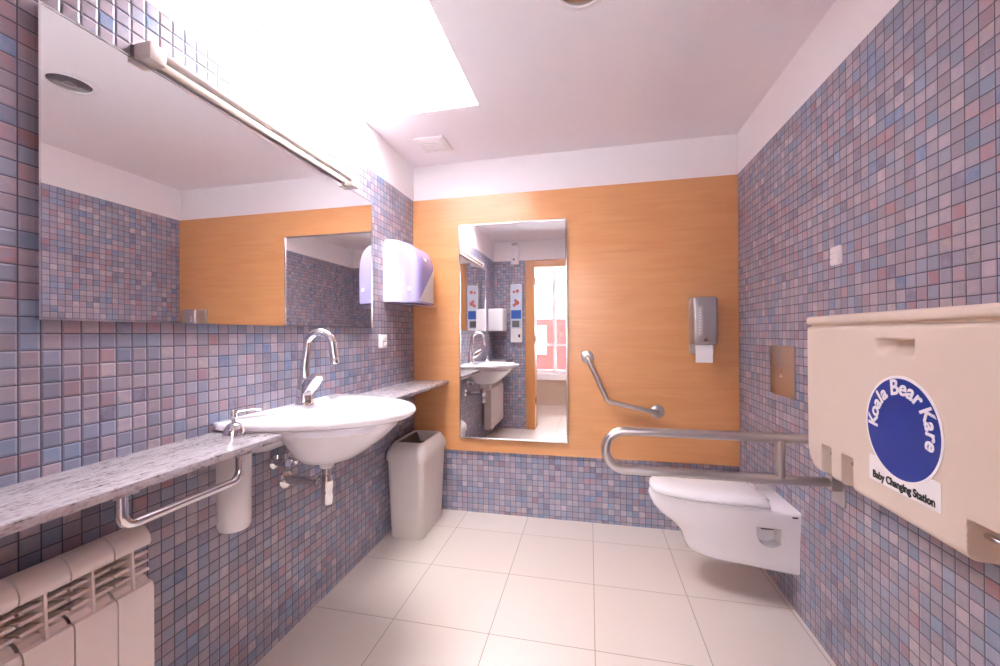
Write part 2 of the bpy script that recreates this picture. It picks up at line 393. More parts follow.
# maple cladding of the back wall: four boards with open joints in one panelling
zs = [ZW, .882, 1.313, 1.747, ZT]
bm = bx(XL+.002, XR-.002, YB-.013, YB, ZW, ZT)
for a, b in zip(zs, zs[1:]): box(bm, XL+.002, XR-.002, YB-.016, YB-.013, a+.0016, b-.0016)
o = struct('wall_panel', bm, M['wood'])
def uvw(c, n):
    k = sum(c.z > z for z in zs[1:-1]); return (c.x+k*3.7, c.z+k*1.3)
set_uv(o, uvw)
YP = YB-.016     # face of the cladding

# door frame (rear) and open leaf
bm = BM(); F0, F1 = YR-T-.012, YR+.012
box(bm, DX0-.115, DX0, F0, F1, 0, DZ+.09, bev=.003, seg=1); box(bm, DX1, DX1+.115, F0, F1, 0, DZ+.09, bev=.003, seg=1); box(bm, DX0, DX1, F0, F1, DZ, DZ+.09, bev=.003, seg=1)
d1 = struct('door_1', bm, M['doorwood']); set_uv(d1, lambda c, n: (c.x+c.y, c.z))
leaf = bx(0, .045, -.88, 0, .01, DZ-.01, bev=.002, seg=1); leaf.transform(Matrix.Translation((DX0-.05, YR-T-.03, 0)) @ Matrix.Rotation(math.radians(-9), 4, 'Z'))
lf = obj('door_leaf', leaf, M['doorwood'], d1, False); set_uv(lf, lambda c, n: (c.y, c.z))
for zz in (.32, 1.12, 1.86):
    hb = BM(); cyl(hb, (DX0+.006, YR-T+.17, zz), (DX0+.006, YR-T+.17, zz+.09), .008, n=12); obj('hinge', hb, M['nickel'], d1)
hb = BM(); tube(hb, fillet([(DX0-.06, YR-T-.80, 1.02), (DX0+.015, YR-T-.80, 1.02), (DX0+.015, YR-T-.70, 1.02)], .012), .009); obj('door_handle', hb, M['nickel'], lf)

# corridor beyond the door: parapet, sill, window, side walls, ceiling
CY = -1.65
struct('wall_corridor', bx(-2.2, 2.2, CY-.15, CY, 0, .44), M['beige_panel'])
bm = BM(); box(bm, -2.4, -2.2, CY-.15, YR-T, 0, ZC); struct('wall_corridor_left', bm, M['plaster'])
bm = BM(); box(bm, 2.2, 2.4, CY-.15, YR-T, 0, ZC); struct('wall_corridor_right', bm, M['plaster'])
bm = BM(); box(bm, -2.2, XL-T, YR-T, YR-T+.1, 0, ZC); box(bm, XR+T, 2.2, YR-T, YR-T+.1, 0, ZC); struct('wall_corridor_inner', bm, M['plaster'])
struct('ceiling_corridor', bx(-2.4, 2.4, CY-.15, YR-T, ZC, ZC+.1), M['ceiling'])
struct('trim_1', bx(-2.2, 2.2, CY-.2, CY+.06, .44, .54, bev=.006), M['alu_white'])
bm = BM()
box(bm, -2.2, 2.2, CY-.12, CY-.05, .54, .60); box(bm, -2.2, 2.2, CY-.12, CY-.05, ZC-.08, ZC)
for x in (-2.2, -1.05, -.62, .55, 1.4, 2.15): box(bm, x, x+.05, CY-.12, CY-.05, .60, ZC-.08)
box(bm, -2.2, 2.2, CY-.11, CY-.06, 1.02, 1.05)
w2 = struct('window_2', bm, M['alu_white'])
obj('window_pane', bx(-2.2, 2.2, CY-.09, CY-.084, .60, ZC-.08), M['glass'], w2, False)

# the street outside
gr = bx(-40, 40, -60, CY-.2, -.6, -.5); o = struct('ground', gr, M['street'])
b0 = thing('apartment_building', (0, -13, -.5), 'pale building with red lower storey across the street, seen through the open door', 'building')
obj('facade_wall', bx(-14, 14, -15, -13, 1.9, 7.0), M['facade'], b0, False)
obj('ground_storey', bx(-14, 14, -15, -13.02, -.5, 1.9), M['brick_red'], b0, False)
for k, x in enumerate((-8.2, -6.4, -4.6, -2.8, -1.0, .8, 2.6, 4.4)):
    fr = obj('window_frame', bx(x, x+.9, -13.02, -12.93, .3, 1.6, bev=.01, seg=1), M['alu_white'], b0, False)
    obj('pane', bx(x+.08, x+.82, -12.94, -12.915, .38, 1.52), M['pale_print'], fr, False)
    fr2 = obj('window_frame', bx(x, x+.9, -13.02, -12.93, 2.6, 4.2, bev=.01, seg=1), M['alu_white'], b0, False)
    obj('pane', bx(x+.08, x+.82, -12.94, -12.915, 2.68, 4.12), M['pale_print'], fr2, False)
aw = thing('street_awning', (-1.6, CY-1.7, -.5), 'grey blue awning on a thin post outside the corridor window', 'awning')
bm = BM(); box(bm, -3.2, .6, CY-2.3, CY-1.2, 2.46, 2.52, bev=.01); obj('canopy', bm, M['awning'], aw)
bm = BM(); box(bm, -3.2, .6, CY-1.22, CY-1.18, 2.32, 2.37); obj('rail', bm, M['awning'], aw)
for x in (-1.62, .4):
    bm = BM(); cyl(bm, (x, CY-1.75, -.5), (x, CY-1.75, 2.47), .04, n=12); obj('post', bm, M['awning'], aw)

# ================================================================== LEFT WALL
# large mirror
def wall_mirror_left():
    y0, y1, z0, z1 = .664, 2.096, 1.266, 1.986
    t = thing('wall_mirror', (XL, (y0+y1)/2, z0), 'wide frameless-looking mirror over the washbasin on the mosaic wall', 'mirror')
    obj('backing', bx(XL, XL+.012, y0+.006, y1-.006, z0+.006, z1-.006), M['mirror_back'], t, False)
    bm = BM(); bw = .004
    for a in ((y0, y1, z0, z0+bw), (y0, y1, z1-bw, z1), (y0, y0+bw, z0+bw, z1-bw), (y1-bw, y1, z0+bw, z1-bw)): box(bm, XL+.006, XL+.019, *a)
    obj('frame', bm, M['chrome'], t, False)
    obj('glass', bx(XL+.012, XL+.017, y0+bw, y1-bw, z0+bw, z1-bw), M['mirror'], t, False)
wall_mirror_left()
# strip lamp over the mirror
t = thing('strip_lamp', (XL, 1.38, 2.0), 'long slim cream strip lamp fixed above the wide mirror', 'lamp')
LZ = 2.010
for y0, y1 in ((.872, .918), (1.84, 1.905)):
    bm = BM(); box(bm, XL, XL+.058, y0, y1, LZ-.022, LZ+.026, bev=.004); obj('end_block', bm, M['lampcream'], t)
bm = BM(); cyl(bm, (XL+.044, .885, LZ+.012), (XL+.044, 1.88, LZ+.010), .0135, n=24, bev=.003); obj('tube', bm, M['lampcream'], t)
bm = BM(); box(bm, XL, XL+.02, .905, 1.835, LZ-.012, LZ+.016, bev=.002); obj('back_rail', bm, M['lampcream'], t)

# granite shelves
CZ = .908
bm = bx(XL, -.972, YR, 1.125, CZ-.02, CZ, bev=.002); tag(obj('granite_shelf', bm, M['granite'], origin=(-1.1, .7, CZ-.02)), 'long grey granite shelf running from washbasin to near left corner', 'shelf', 'granite shelves on the washbasin wall')
bm = bx(XL, -.960, 1.81, YP, CZ-.02, CZ, bev=.002); tag(obj('granite_shelf', bm, M['granite'], origin=(-1.1, 2.2, CZ-.02)), 'short grey granite shelf between washbasin and wooden wall, above the bin', 'shelf', 'granite shelves on the washbasin wall')

# washbasin
BYC = 1.445
def basin():
    c = Vector((-1.0, BYC)); n = 96
    def ring(inside, z):
        pts = []
        for i in range(n):
            a = 2*PI*i/n; d = Vector((math.cos(a), math.sin(a))); lo, hi = 0, 1.0
            for _ in range(30):
                mid = (lo+hi)/2; p = c+d*mid
                if inside(p.x, p.y): lo = mid
                else: hi = mid
            p = c+d*lo; pts.append(Vector((p.x, p.y, z)))
        return pts
    def dsh(W, D, e=2.3, back=0): return lambda x, y: x >= XL+back and ((max(x-XL, 0))/D)**e+(abs(y-BYC)/W)**e <= 1
    def ell(cx, a, b, e=2.2, backx=None): return lambda x, y: (abs(x-cx)/a)**e+(abs(y-BYC)/b)**e <= 1 and (backx is None or x >= backx)
    t = thing('washbasin', (-1.0, BYC, .735), 'large white oval ceramic washbasin with wide rim under the mirror', 'washbasin')
    R = []
    R.append(ring(ell(-1.015, .055, .070, 2.0), .736)); R.append(ring(ell(-1.012, .085, .110, 2.0), .740)); R.append(ring(ell(-1.005, .110, .145, 2.1), .753)); R.append(ring(ell(-.995, .140, .176, 2.1), .782))
    R.append(ring(ell(-.98, .176, .206, 2.1), .82)); R.append(ring(ell(-.968, .205, .236, 2.1), .858)); R.append(ring(ell(-.965, .225, .254, 2.1), .880))
    R.append(ring(dsh(.270, .500, 2.05), .893)); R.append(ring(dsh(.292, .525, 2.05), .903))
    R.append(ring(dsh(.316, .541, 2.05), .9095)); R.append(ring(dsh(.338, .547, 2.05), .914)); R.append(ring(dsh(.346, .551, 2.05), .922)); R.append(ring(dsh(.344, .549, 2.05), .931)); R.append(ring(dsh(.338, .543, 2.05), .937)); R.append(ring(dsh(.330, .535, 2.05), .9395))
    R.append(ring(ell(-.900, .184, .238, 2.2, -1.095), .9385)); R.append(ring(ell(-.900, .178, .231, 2.2, -1.085), .935)); R.append(ring(ell(-.902, .168, .220, 2.2, -1.078), .922)); R.append(ring(ell(-.910, .150, .195, 2.2, -1.065), .88))
    R.append(ring(ell(-.93, .120, .145, 2.1, -1.04), .838)); R.append(ring(ell(-.96, .08, .09, 2), .820)); R.append(ring(ell(-1.0, .022, .022, 2), .8165))
    bm = BM(); loft(bm, R, True, True); obj('bowl', bm, M['ceramic'], t, sharp=70)
    ap = []
    for z, w, d in ((.800, .200, .05), (.804, .208, .07), (.84, .235, .10), (.885, .270, .12), (.897, .278, .12)):
        ap.append([(XL+.0005, BYC-w, z), (XL+d*.7, BYC-w+.004, z), (XL+d, BYC-w+.03, z), (XL+d, BYC+w-.03, z), (XL+d*.7, BYC+w-.004, z), (XL+.0005, BYC+w, z)])
    bm = BM(); loft(bm, ap); obj('wall_apron', bm, M['ceramic'], t)
    bm = BM(); lathe(bm, (-1.0, BYC, .817), (0, 0, 1), [(.022, 0), (.024, .002), (.018, .004), (.006, .0025)], 24); obj('drain_ring', bm, M['chrome'], t)
    bm = BM(); lathe(bm, (-1.071, BYC-.0, .900), (1, 0, .35), [(.011, -.004), (.0115, .0015), (.008, .003)], 20); ov = obj('overflow_hole', bm, M['black'], t)
basin()
# faucet
t = thing('faucet', (-1.155, 1.465, .9395), 'chrome gooseneck tap with lever standing on the white washbasin', 'faucet')
fx, fy, fz = -1.155, 1.465, .9395
bm = BM(); lathe(bm, (fx, fy, fz), (0.0, 0, 1), [(.036, 0), (.036, .005), (.033, .008), (.031, .03), (.029, .075), (.026, .10), (.020, .114), (.004, .118)], 32); obj('body', bm, M['chrome'], t)
pts = [(fx+.0, fy, fz+.10), (fx+.002, fy, fz+.17), (fx+.012, fy, fz+.225)]
for k in range(0, 13):
    a = math.radians(165-k*14.2); pts.append((fx+.073+.060*math.cos(a), fy, fz+.243+.058*math.sin(a)))
pts.append((fx+.141, fy, fz+.185))
bm = BM(); tube(bm, pts, [.0185, .0170]+[.0160]*(len(pts)-3)+[.0150], 20); sp = obj('spout', bm, M['chrome'], t)
bm = BM(); lathe(bm, (fx+.1395, fy, fz+.196), (.09, 0, -1), [(.0150, 0), (.0172, .003), (.0172, .024), (.013, .026)], 20); obj('aerator', bm, M['chrome'], sp)
lb = BM(); loft(lb, [[(x, y*w, z*h) for y, z in rrect(0, 0, 1, 1, .5, 4)] for x, w, h in ((-.016, .014, .018), (.0, .021, .026), (.06, .024, .024), (.105, .022, .017), (.12, .013, .008))])
lb.transform(Matrix.Translation((fx+.012, fy-.004, fz+.062)) @ Matrix.Rotation(math.radians(-25), 4, 'Z') @ Matrix.Rotation(math.radians(-35), 4, 'Y')); obj('lever', lb, M['chrome'], t)

# siphon and stop valve
t = thing('drain_trap', (-1.037, BYC, .55), 'chrome bottle trap with pipe to the wall beneath the washbasin', 'drain trap')
bm = BM(); lathe(bm, (-1.037, BYC, .739), (0, 0, -1), [(.031, 0), (.031, .012), (.027, .016), (.027, .04), (.022, .044)], 24); obj('outlet_nut', bm, M['milky'], t)
bm = BM(); lathe(bm, (-1.037, BYC, .70), (0, 0, -1), [(.019, 0), (.019, .03), (.027, .034), (.028, .055), (.024, .06), (.024, .10), (.0225, .145), (.018, .152), (.006, .154)], 28); obj('bottle', bm, M['chrome'], t)
bm = BM(); tube(bm, [(-1.037, BYC, .640), (-1.10, BYC-.005, .639), (XL+.002, BYC-.01, .637)], .0165); lathe(bm, (-1.066, BYC-.002, .6395), (-1, 0, 0), [(.018, 0), (.023, .003), (.023, .018), (.018, .021)], 20); obj('wall_pipe', bm, M['chrome'], t)
bm = BM(); lathe(bm, (XL, BYC-.01, .637), (1, 0, 0), [(.036, 0), (.036, .004), (.031, .009), (.019, .012)], 28); obj('wall_flange', bm, M['chrome'], t)
t = thing('stop_valve', (XL, 1.385, .727), 'small chrome angle valve on the wall left of the drain trap', 'valve')
bm = BM(); lathe(bm, (XL, 1.372, .727), (1, 0, 0), [(.027, 0), (.026, .006), (.013, .012), (.012, .045), (.015, .047), (.015, .066)], 24); cyl(bm, (XL+.056, 1.372, .727), (XL+.056, 1.372, .765), .007, n=14); obj('body', bm, M['chrome'], t)
bm = BM(); lathe(bm, (XL+.056, 1.372, .727), (0, 1, 0), [(.009, 0), (.009, .022), (.019, .024), (.021, .03), (.021, .046), (.016, .05)], 10); obj('handle', bm, M['chrome'], t)

# soap dispenser built into the shelf
sx, sy = -1.092, 1.062
t = thing('soap_dispenser', (sx, sy, .61), 'built-in soap dispenser, chrome pump on the granite and white bottle below', 'soap dispenser')
bm = BM(); lathe(bm, (sx, sy, CZ), (0, 0, 1), [(.031, 0), (.031, .011), (.030, .017), (.027, .028), (.018, .042), (.010, .047)], 28); cyl(bm, (sx, sy, CZ+.044), (sx, sy, CZ+.062), .006, n=14); obj('pump_base', bm, M['chrome'], t)
bm = BM(); cyl(bm, (sx, sy, CZ+.060), (sx, sy, CZ+.088), .0095, n=18, bev=.002); tube(bm, [(sx, sy, CZ+.076), (sx+.022, sy+.04, CZ+.079), (sx+.035, sy+.07, CZ+.077)], [.0042, .0038, .0034], 12); obj('pump_head', bm, M['chrome'], t)
bm = BM(); lathe(bm, (sx, sy, .622), (0, 0, 1), [(.026, 0), (.041, .004), (.0455, .014), (.046, .03), (.047, .23), (.044, .25), (.026, .258), (.020, CZ-.0205-.622)], 36); obj('bottle', bm, M['milky'], t)
# towel bar under shelf
t = thing('towel_bar', (-.99, .835, .80), 'bent chrome bar hanging under the front edge of the long granite shelf', 'towel bar')
rx, rz = -.992, .812
bm = BM(); tube(bm, fillet([(rx, .680, CZ-.021), (rx, .680, rz), (rx, .985, rz), (rx, .985, CZ-.021)], .030, 8), .0115, 18); obj('bar', bm, M['chrome'], t)
for y in (.680, .985):
    bm = BM(); box(bm, rx-.028, rx+.016, y-.026, y+.026, CZ-.0265, CZ-.0201, bev=.001, seg=1); obj('mounting_plate', bm, M['nickel'], t)

# radiator
t = thing('radiator', (-1.15, .5, .10), 'white aluminium column radiator under the long granite shelf', 'radiator')
PW = .0832; RY1 = .832
def prof_strip(bm, pts, y0, y1, th):
    """a bent sheet: (x,z) polyline given thickness th, between y0 and y1"""
    P = [Vector((p[0], p[1])) for p in pts]; nn = []
    for i in range(len(P)):
        d = (P[min(i+1, len(P)-1)]-P[max(i-1, 0)]).normalized(); nn.append(Vector((-d.y, d.x)))
    Q = P+[p-n*th for p, n in reversed(list(zip(P, nn)))]
    loft(bm, [[(q.x, y, q.y) for q in Q] for y in (y0, y1)])
XF = -1.108
for k in range(8):
    y1 = RY1-k*PW; y0 = y1-PW; yc = (y0+y1)/2; g = .0016
    bm = BM()
    cap = [(-1.178, .684), (-1.179, .706), (-1.175, .722), (-1.166, .731), (-1.153, .734), (-1.140, .731), (-1.129, .724), (-1.121, .713), (-1.118, .702), (-1.121, .692)]
    prof_strip(bm, cap, y0+g, y1-g, -.006)
    for zc_, x0 in ((.672, -1.120), (.650, -1.118), (.628, -1.115)):
        prof_strip(bm, [(-1.180, zc_-.016), (-1.150, zc_-.004), (x0-.004, zc_+.002), (x0, zc_-.003)], y0+.003, y1-.003, .0022)
    loft(bm, [[(x, y, z) for x, z in ((-1.172, .726), (-1.135, .726), (-1.1175, .704), (XF-.004, .604), (XF+.0005, .585), (XF+.0005, .14), (-1.190, .14))] for y in (yc-.0024, yc+.0024)])
    prof_strip(bm, [(XF-.010, .594), (XF-.003, .592), (XF, .584), (XF, .145), (XF-.004, .135)], y0+g, y1-g, -.005)
    box(bm, -1.192, -1.186, y0+.004, y1-.004, .13, .70); box(bm, -1.186, XF-.006, yc-.02, yc+.02, .145, .56, bev=.004, seg=1)
    box(bm, -1.175, -1.130, y0, y1, .13, .165, bev=.005, seg=1)
    # curved lower lip of the opening
    prof_strip(bm, [(-1.142, .612), (-1.128, .609), (-1.116, .596), (-1.112, .57)], y0+g+.002, y1-g-.002, .003)
    box(bm, XL, -1.186, yc-.01, yc+.01, .64, .66)
    obj('radiator_section', bm, M['radiator'], t, sharp=35)

# socket
t = thing('wall_socket', (XL, 2.225, 1.145), 'small white wall socket above the short granite shelf', 'socket')
obj('cover', bx(XL, XL+.022, 2.187, 2.262, 1.148, 1.228, bev=.005), M['white_plastic'], t)
bm = BM(); lathe(bm, (XL+.0215, 2.2245, 1.188), (1, 0, 0), [(.026, 0), (.026, .003), (.023, .0035), (.021, .0012), (.001, .001)], 28); obj('insert', bm, M['white_plastic'], t)
bm = BM(); [cyl(bm, (XL+.0225, 2.2245+dy, 1.188), (XL+.0238, 2.2245+dy, 1.188), .0035, n=12) for dy in (-.0095, .0095)]; obj('pin_hole', bm, M['black'], t)

# lilac towel dispenser near the corner
def towel_dispenser():
    y0, y1, z0, z1 = 2.255, 2.560, 1.430, 1.815
    t = thing('paper_towel_dispenser', (XL, (y0+y1)/2, z0), 'rounded white and lilac towel dispenser on the mosaic beside the wood wall', 'towel dispenser')
    yc, hw = (y0+y1)/2, (y1-y0)/2
    nz, na = 130, 260
    def unit(a): return Vector((abs(math.sin(a))**(2/7)*.225, -math.copysign(abs(math.cos(a))**(2/6), math.cos(a))*hw))
    fine = [PI*k/40000 for k in range(40001)]; acc = [0.0]; q = unit(0)
    for a in fine[1:]:
        r = unit(a); acc.append(acc[-1]+(r-q).length); q = r
    ANG = []; k = 0
    for j in range(na+1):
        while k < 40000 and acc[k] < acc[-1]*j/na: k += 1
        ANG.append(fine[k])
    def P(i, j, infl=0):
        s = i/nz; z = z0+(z1-z0)*s
        d = .225*(max(0, 1-max(0, (s-.40)/.60)**3.2))**.40
        w = hw*(1-max(0, (s-.75)/.25)**3*.22)
        a = ANG[j]; e = 2/7.0
        x = XL+max(d, .004)*(abs(math.sin(a))**e); y = yc-w*math.copysign(abs(math.cos(a))**(2/6.0), math.cos(a))
        return Vector((x, y, z))
    def region(i, j):
        s = (i+.5)/nz; p = (P(i, j)+P(i+1, j+1))/2; xr = p.x-XL
        if j < na/2 and p.y < yc-.05 and xr < .072+.045*max(0, 1-s)**.5: return 0
        if j > na/3 and (p.y > y0+.03+.27*(s/.68)**1.15 or (j > na/2 and xr < .10)): return 2
        return 1
    parts = {0: BM(), 1: BM(), 2: BM()}; vm = {0: {}, 1: {}, 2: {}}
    for i in range(nz):
        for j in range(na):
            r = region(i, j); bm = parts[r]; vs = []
            for a, b in ((i, j), (i, j+1), (i+1, j+1), (i+1, j)):
                if (a, b) not in vm[r]: vm[r][(a, b)] = bm.verts.new(P(a, b))
                vs.append(vm[r][(a, b)])
            bm.faces.new(vs)
    # top and bottom closing in the white shell
    bm = BM(); loft(bm, [[P(0, j)+Vector((-.004 if 0 < j < na else 0, 0, -.012*math.sin(PI*j/na))) for j in range(na+1)], [P(0, j) for j in range(na+1)]], True, True)
    obj('bottom_tray', bm, M['lilac_pale'], t)
    bm = parts[0]; bm.faces.new([vm[0].get((nz, j)) or bm.verts.new(P(nz, j)) for j in range(na+1)]); 
    obj('side_panel', bm, M['white_plastic'], t, sharp=60)
    obj('front_cover', parts[1], M['lilac_pale'], t, sharp=60); obj('side_panel', parts[2], M['grey_plastic'], t, sharp=60)
    # deeper lilac window on the far half of the cover
    bm = BM(); vm2 = {}
    for i in range(nz):
        for j in range(na):
            s = (i+.5)/nz; f = (j+.5)/na
            if region(i, j) == 1 and (P(i, j).x > XL+.95*.225*(max(0, 1-max(0, (s-.40)/.60)**3.2))**.40 or f > .5) and f > .3 and s > .02 and s < .985:
                vs = []
                for a, b in ((i, j), (i, j+1), (i+1, j+1), (i+1, j)):
                    if (a, b) not in vm2: p = P(a, b); vm2[(a, b)] = bm.verts.new(p+Vector((.0012, .0008, .0006)))
                    vs.append(vm2[(a, b)])
                bm.faces.new(vs)
    obj('cover_window', bm, M['lilac'], t, sharp=60)
    # small pale badge, lock and paper edge
    p = Vector((XL+.2165, 2.385, z0+.68*(z1-z0))); obj('badge', bx(p.x-.006, p.x+.003, p.y-.022, p.y+.022, p.z-.016, p.z+.016, bev=.002), M['sticker_white'], t)
    p = Vector((XL+.17, y0+.0005, z0+.075)); bm = BM(); lathe(bm, p, (0, -1, 0), [(.012, 0), (.012, .0035), (.006, .0045)], 20); obj('lock', bm, M['white_plastic'], t)
    bm = BM(); loft(bm, [[(XL+.05, y0+.03, z0-.012), (XL+.05, y1-.03, z0-.012), (XL+.05, y1-.03, z0-.013), (XL+.05, y0+.03, z0-.013)], [(XL+.19, y0+.05, z0-.018), (XL+.19, y1-.04, z0-.018), (XL+.19, y1-.04, z0-.02), (XL+.19, y0+.05, z0-.02)], [(XL+.235, y0+.10, z0-.026), (XL+.235, y1-.03, z0-.026), (XL+.235, y1-.03, z0-.028), (XL+.235, y0+.10, z0-.028)]])
    obj('outlet_lip', bm, M['lilac_pale'], t)
towel_dispenser()

# waste bin
def bin_():
    t = thing('waste_bin', (-1.085, 2.43, 0), 'light grey plastic waste bin with open top lid in the corner', 'waste bin')
    def rr(x0, x1, y0, y1, r, z): return [(x, y, z) for x, y in rrect((x0+x1)/2, (y0+y1)/2, (x1-x0)/2, (y1-y0)/2, r, 6)]
    bm = BM(); loft(bm, [rr(-1.184, -.988, 2.262, 2.606, .030, 0), rr(-1.190, -.984, 2.256, 2.612, .034, .008), rr(-1.205, -.964, 2.236, 2.632, .036, .492)])
    obj('body', bm, M['grey_plastic'], t)
    bm = BM(); R = [rr(-1.206, -.963, 2.235, 2.633, .036, .468), rr(-1.213, -.953, 2.226, 2.642, .040, .470), rr(-1.214, -.952, 2.225, 2.643, .042, .486), rr(-1.210, -.958, 2.230, 2.640, .045, .520), rr(-1.198, -.975, 2.262, 2.632, .045, .548), rr(-1.186, -.988, 2.285, 2.626, .045, .566),
         rr(-1.174, -1.000, 2.302, 2.614, .02, .568), rr(-1.169, -1.005, 2.308, 2.608, .018, .562), rr(-1.150, -1.022, 2.345, 2.590, .015, .500)]
    loft(bm, R, True, True); obj('lid', bm, M['grey_plastic'], t, sharp=50)
    bm = BM(); loft(bm, [[(-1.168, 2.309, .561), (-1.006, 2.309, .561), (-1.087, 2.45, .508)], [(-1.168, 2.313, .558), (-1.006, 2.313, .558), (-1.087, 2.452, .504)]])
    loft(bm, [[(-1.168, 2.309, .561), (-1.168, 2.607, .561), (-1.088, 2.50, .507), (-1.088, 2.44, .507)], [(-1.165, 2.312, .556), (-1.165, 2.604, .556), (-1.086, 2.50, .504), (-1.086, 2.44, .504)]])
    obj('flap', bm, M['dark_plastic'], t, False)
    bm = bx(-1.149, -1.023, 2.347, 2.588, .5005, .503); obj('dark_inside', bm, M['dark_plastic'], t, False)
bin_()

# ================================================================== BACK WALL
def tall_mirror():
    x0, x1, z0, z1 = -.878, -.140, .513, 1.982
    t = thing('wall_mirror', ((x0+x1)/2, YP, z0), 'tall rectangular steel-edged mirror on the orange wooden wall', 'mirror')
    bw = .010; bm = BM()
    for a, b, c, d in ((x0, x1, z0, z0+bw), (x0, x1, z1-bw, z1), (x0, x0+bw, z0+bw, z1-bw), (x1-bw, x1, z0+bw, z1-bw)): box(bm, a, b, YP-.020, YP, c, d, bev=.002, seg=1)
    obj('frame', bm, M['nickel'], t, False)
    obj('glass', bx(x0+bw, x1-bw, YP-.014, YP-.004, z0+bw, z1-bw), M['mirror'], t, False)
tall_mirror()
# angled grab bar
t = thing('grab_bar', (.114, YP, .80), 'short angled steel grab bar on the wooden wall right of the mirror', 'grab bar')
gy = YP-.055
A, B_, C_ = Vector((-.014, gy, 1.075)), Vector((.108, gy, .802)), Vector((.410, gy, .738))
bm = BM(); tube(bm, fillet([A+Vector((0, .055, 0)), A, B_, C_, C_+Vector((0, .055, 0))], .040, 8), .0145, 20); obj('bar', bm, M['steel'], t)
for q in (A, C_):
    bm = BM(); lathe(bm, (q.x, YP, q.z), (0, -1, 0), [(.041, 0), (.041, .006), (.036, .009), (.016, .010)], 32); obj('flange', bm, M['steel'], t)
# toilet paper dispenser
t = thing('toilet_paper_dispenser', (.665, YP, 1.14), 'brushed steel toilet paper dispenser on the wooden wall', 'paper dispenser')
tx0, tx1 = .598, .732
bm = bx(tx0, tx1, YP-.105, YP, 1.158, 1.440, bev=.014, seg=3); obj('case', bm, M['steel_plate'], t)
bm = BM(); box(bm, tx0-.003, tx1+.003, YP-.02, YP, 1.10, 1.444, bev=.006); obj('back_plate', bm, M['steel_plate'], t)
bm = BM(); box(bm, .622, .648, YP-.1062, YP-.1045, 1.21, 1.385, bev=.0004, seg=1); obj('level_window', bm, M['grey_plastic'], t)
lg = BM()
for k in range(9): box(lg, .629, .641, YP-.1072, YP-.106, 1.222+k*.0175, 1.231+k*.0175)
obj('embossed_mark', lg, M['sticker_white'], t, False)
bm = BM(); lathe(bm, (.665, YP-.104, 1.185), (0, -1, 0), [(.011, 0), (.011, .003), (.007, .004)], 20); obj('lock', bm, M['nickel'], t)
pp = []
for x in (.612, .706):
    pp.append([(x, YP-.075, 1.17), (x, YP-.090, 1.155), (x, YP-.094, 1.12), (x, YP-.093, 1.052), (x, YP-.0915, 1.052), (x, YP-.0925, 1.12), (x, YP-.0885, 1.153), (x, YP-.0735, 1.168)])
bm = BM(); loft(bm, pp); obj('paper_sheet', bm, M['paper'], t)

# ================================================================== RIGHT WALL
TYC = 2.145
def toilet():
    t = thing('toilet', (.6, TYC, .17), 'white wall-hung toilet with closed lid below the steel fold-down rail', 'toilet')
    def ring(xn, W, Wb, z, e=2.4, n=28, zslope=0):
        pts = []; D = XR-xn
        for k in range(n+1):
            a = PI*k/n; s = abs(math.sin(a)); c = math.cos(a)
            x = XR-D*s**(2/e); tau = (XR-x)/D
            w = (Wb*(1-tau)+W*tau) if tau < .5 else (Wb*.5+W*.5)
            w = Wb+(W-Wb)*min(1, tau/.5)
            pts.append(Vector((x, TYC-w*math.copysign(abs(c)**(2/e), c), z+zslope*(x-.45))))
        return pts
    bm = BM()
    R = [ring(.58, .085, .125, .166, 2.6, zslope=.01), ring(.485, .112, .150, .172, 2.6, zslope=.0), ring(.455, .128, .158, .190, 2.6, zslope=-.02), ring(.440, .137, .160, .225, 2.5, zslope=-.02), ring(.428, .143, .162, .270, 2.4, zslope=-.02),
         ring(.385, .154, .165, .312, 2.3), ring(.328, .168, .168, .352, 2.25), ring(.299, .175, .172, .388, 2.2), ring(.286, .178, .175, .420, 2.2), ring(.282, .179, .176, .438, 2.2), ring(.285, .177, .174, .448, 2.2), ring(.296, .170, .168, .452, 2.2)]
    loft(bm, R); o = obj('bowl', bm, M['ceramic'], t, sharp=60)
    cut = BM()
    pr = [(.708, .374), (.806, .374), (.806, .298), (.780, .284), (.750, .287), (.728, .303), (.713, .330)]
    loft(cut, [[(x, TYC-.30, z) for x, z in pr], [(x, TYC-.095, z) for x, z in pr]])
    boolean(o, [cut]); me = o.data
    for p in me.polygons: p.use_smooth = True
    me.set_sharp_from_angle(angle=math.radians(50))
    bm = bx(.740, .79, TYC-.135, TYC-.094, .352, .368, bev=.002); obj('fixing_cap', bm, M['dark_plastic'], t)
    # small maker's mark near the rear edge, unreadable at this size
    bm = bx(.845, .866, TYC-.178, TYC-.1755, .428, .434); obj('small_mark', bm, M['ink'], t, False)
    def lidring(xn, W, z, xb=.765, e=2.2, n=28):
        pts = []; D = xb-xn
        for k in range(n+1):
            a = PI*k/n; s = abs(math.sin(a)); c = math.cos(a)
            pts.append(Vector((xb-D*s**(2/e), TYC-W*math.copysign(abs(c)**(2/3.0), c), z)))
        return pts
    bm = BM(); loft(bm, [lidring(.300, .168, .4525), lidring(.294, .174, .454), lidring(.294, .174, .459), lidring(.302, .166, .4605)]); obj('seat', bm, M['seat_plastic'], t, sharp=60)
    bm = BM(); loft(bm, [lidring(.297, .171, .4635, .757), lidring(.288, .179, .466, .760), lidring(.287, .180, .474, .760), lidring(.292, .176, .486, .757), lidring(.306, .163, .496, .748), lidring(.335, .140, .503, .735), lidring(.38, .10, .507, .71), lidring(.45, .05, .508, .68)]); obj('lid', bm, M['seat_plastic'], t, sharp=60)
    for s in (-1, 1):
        bm = BM(); cyl(bm, (.775, TYC+s*.075-.025, .468), (.775, TYC+s*.075+.025, .468), .012, n=18, bev=.002); obj('hinge', bm, M['seat_plastic'], t)
toilet()
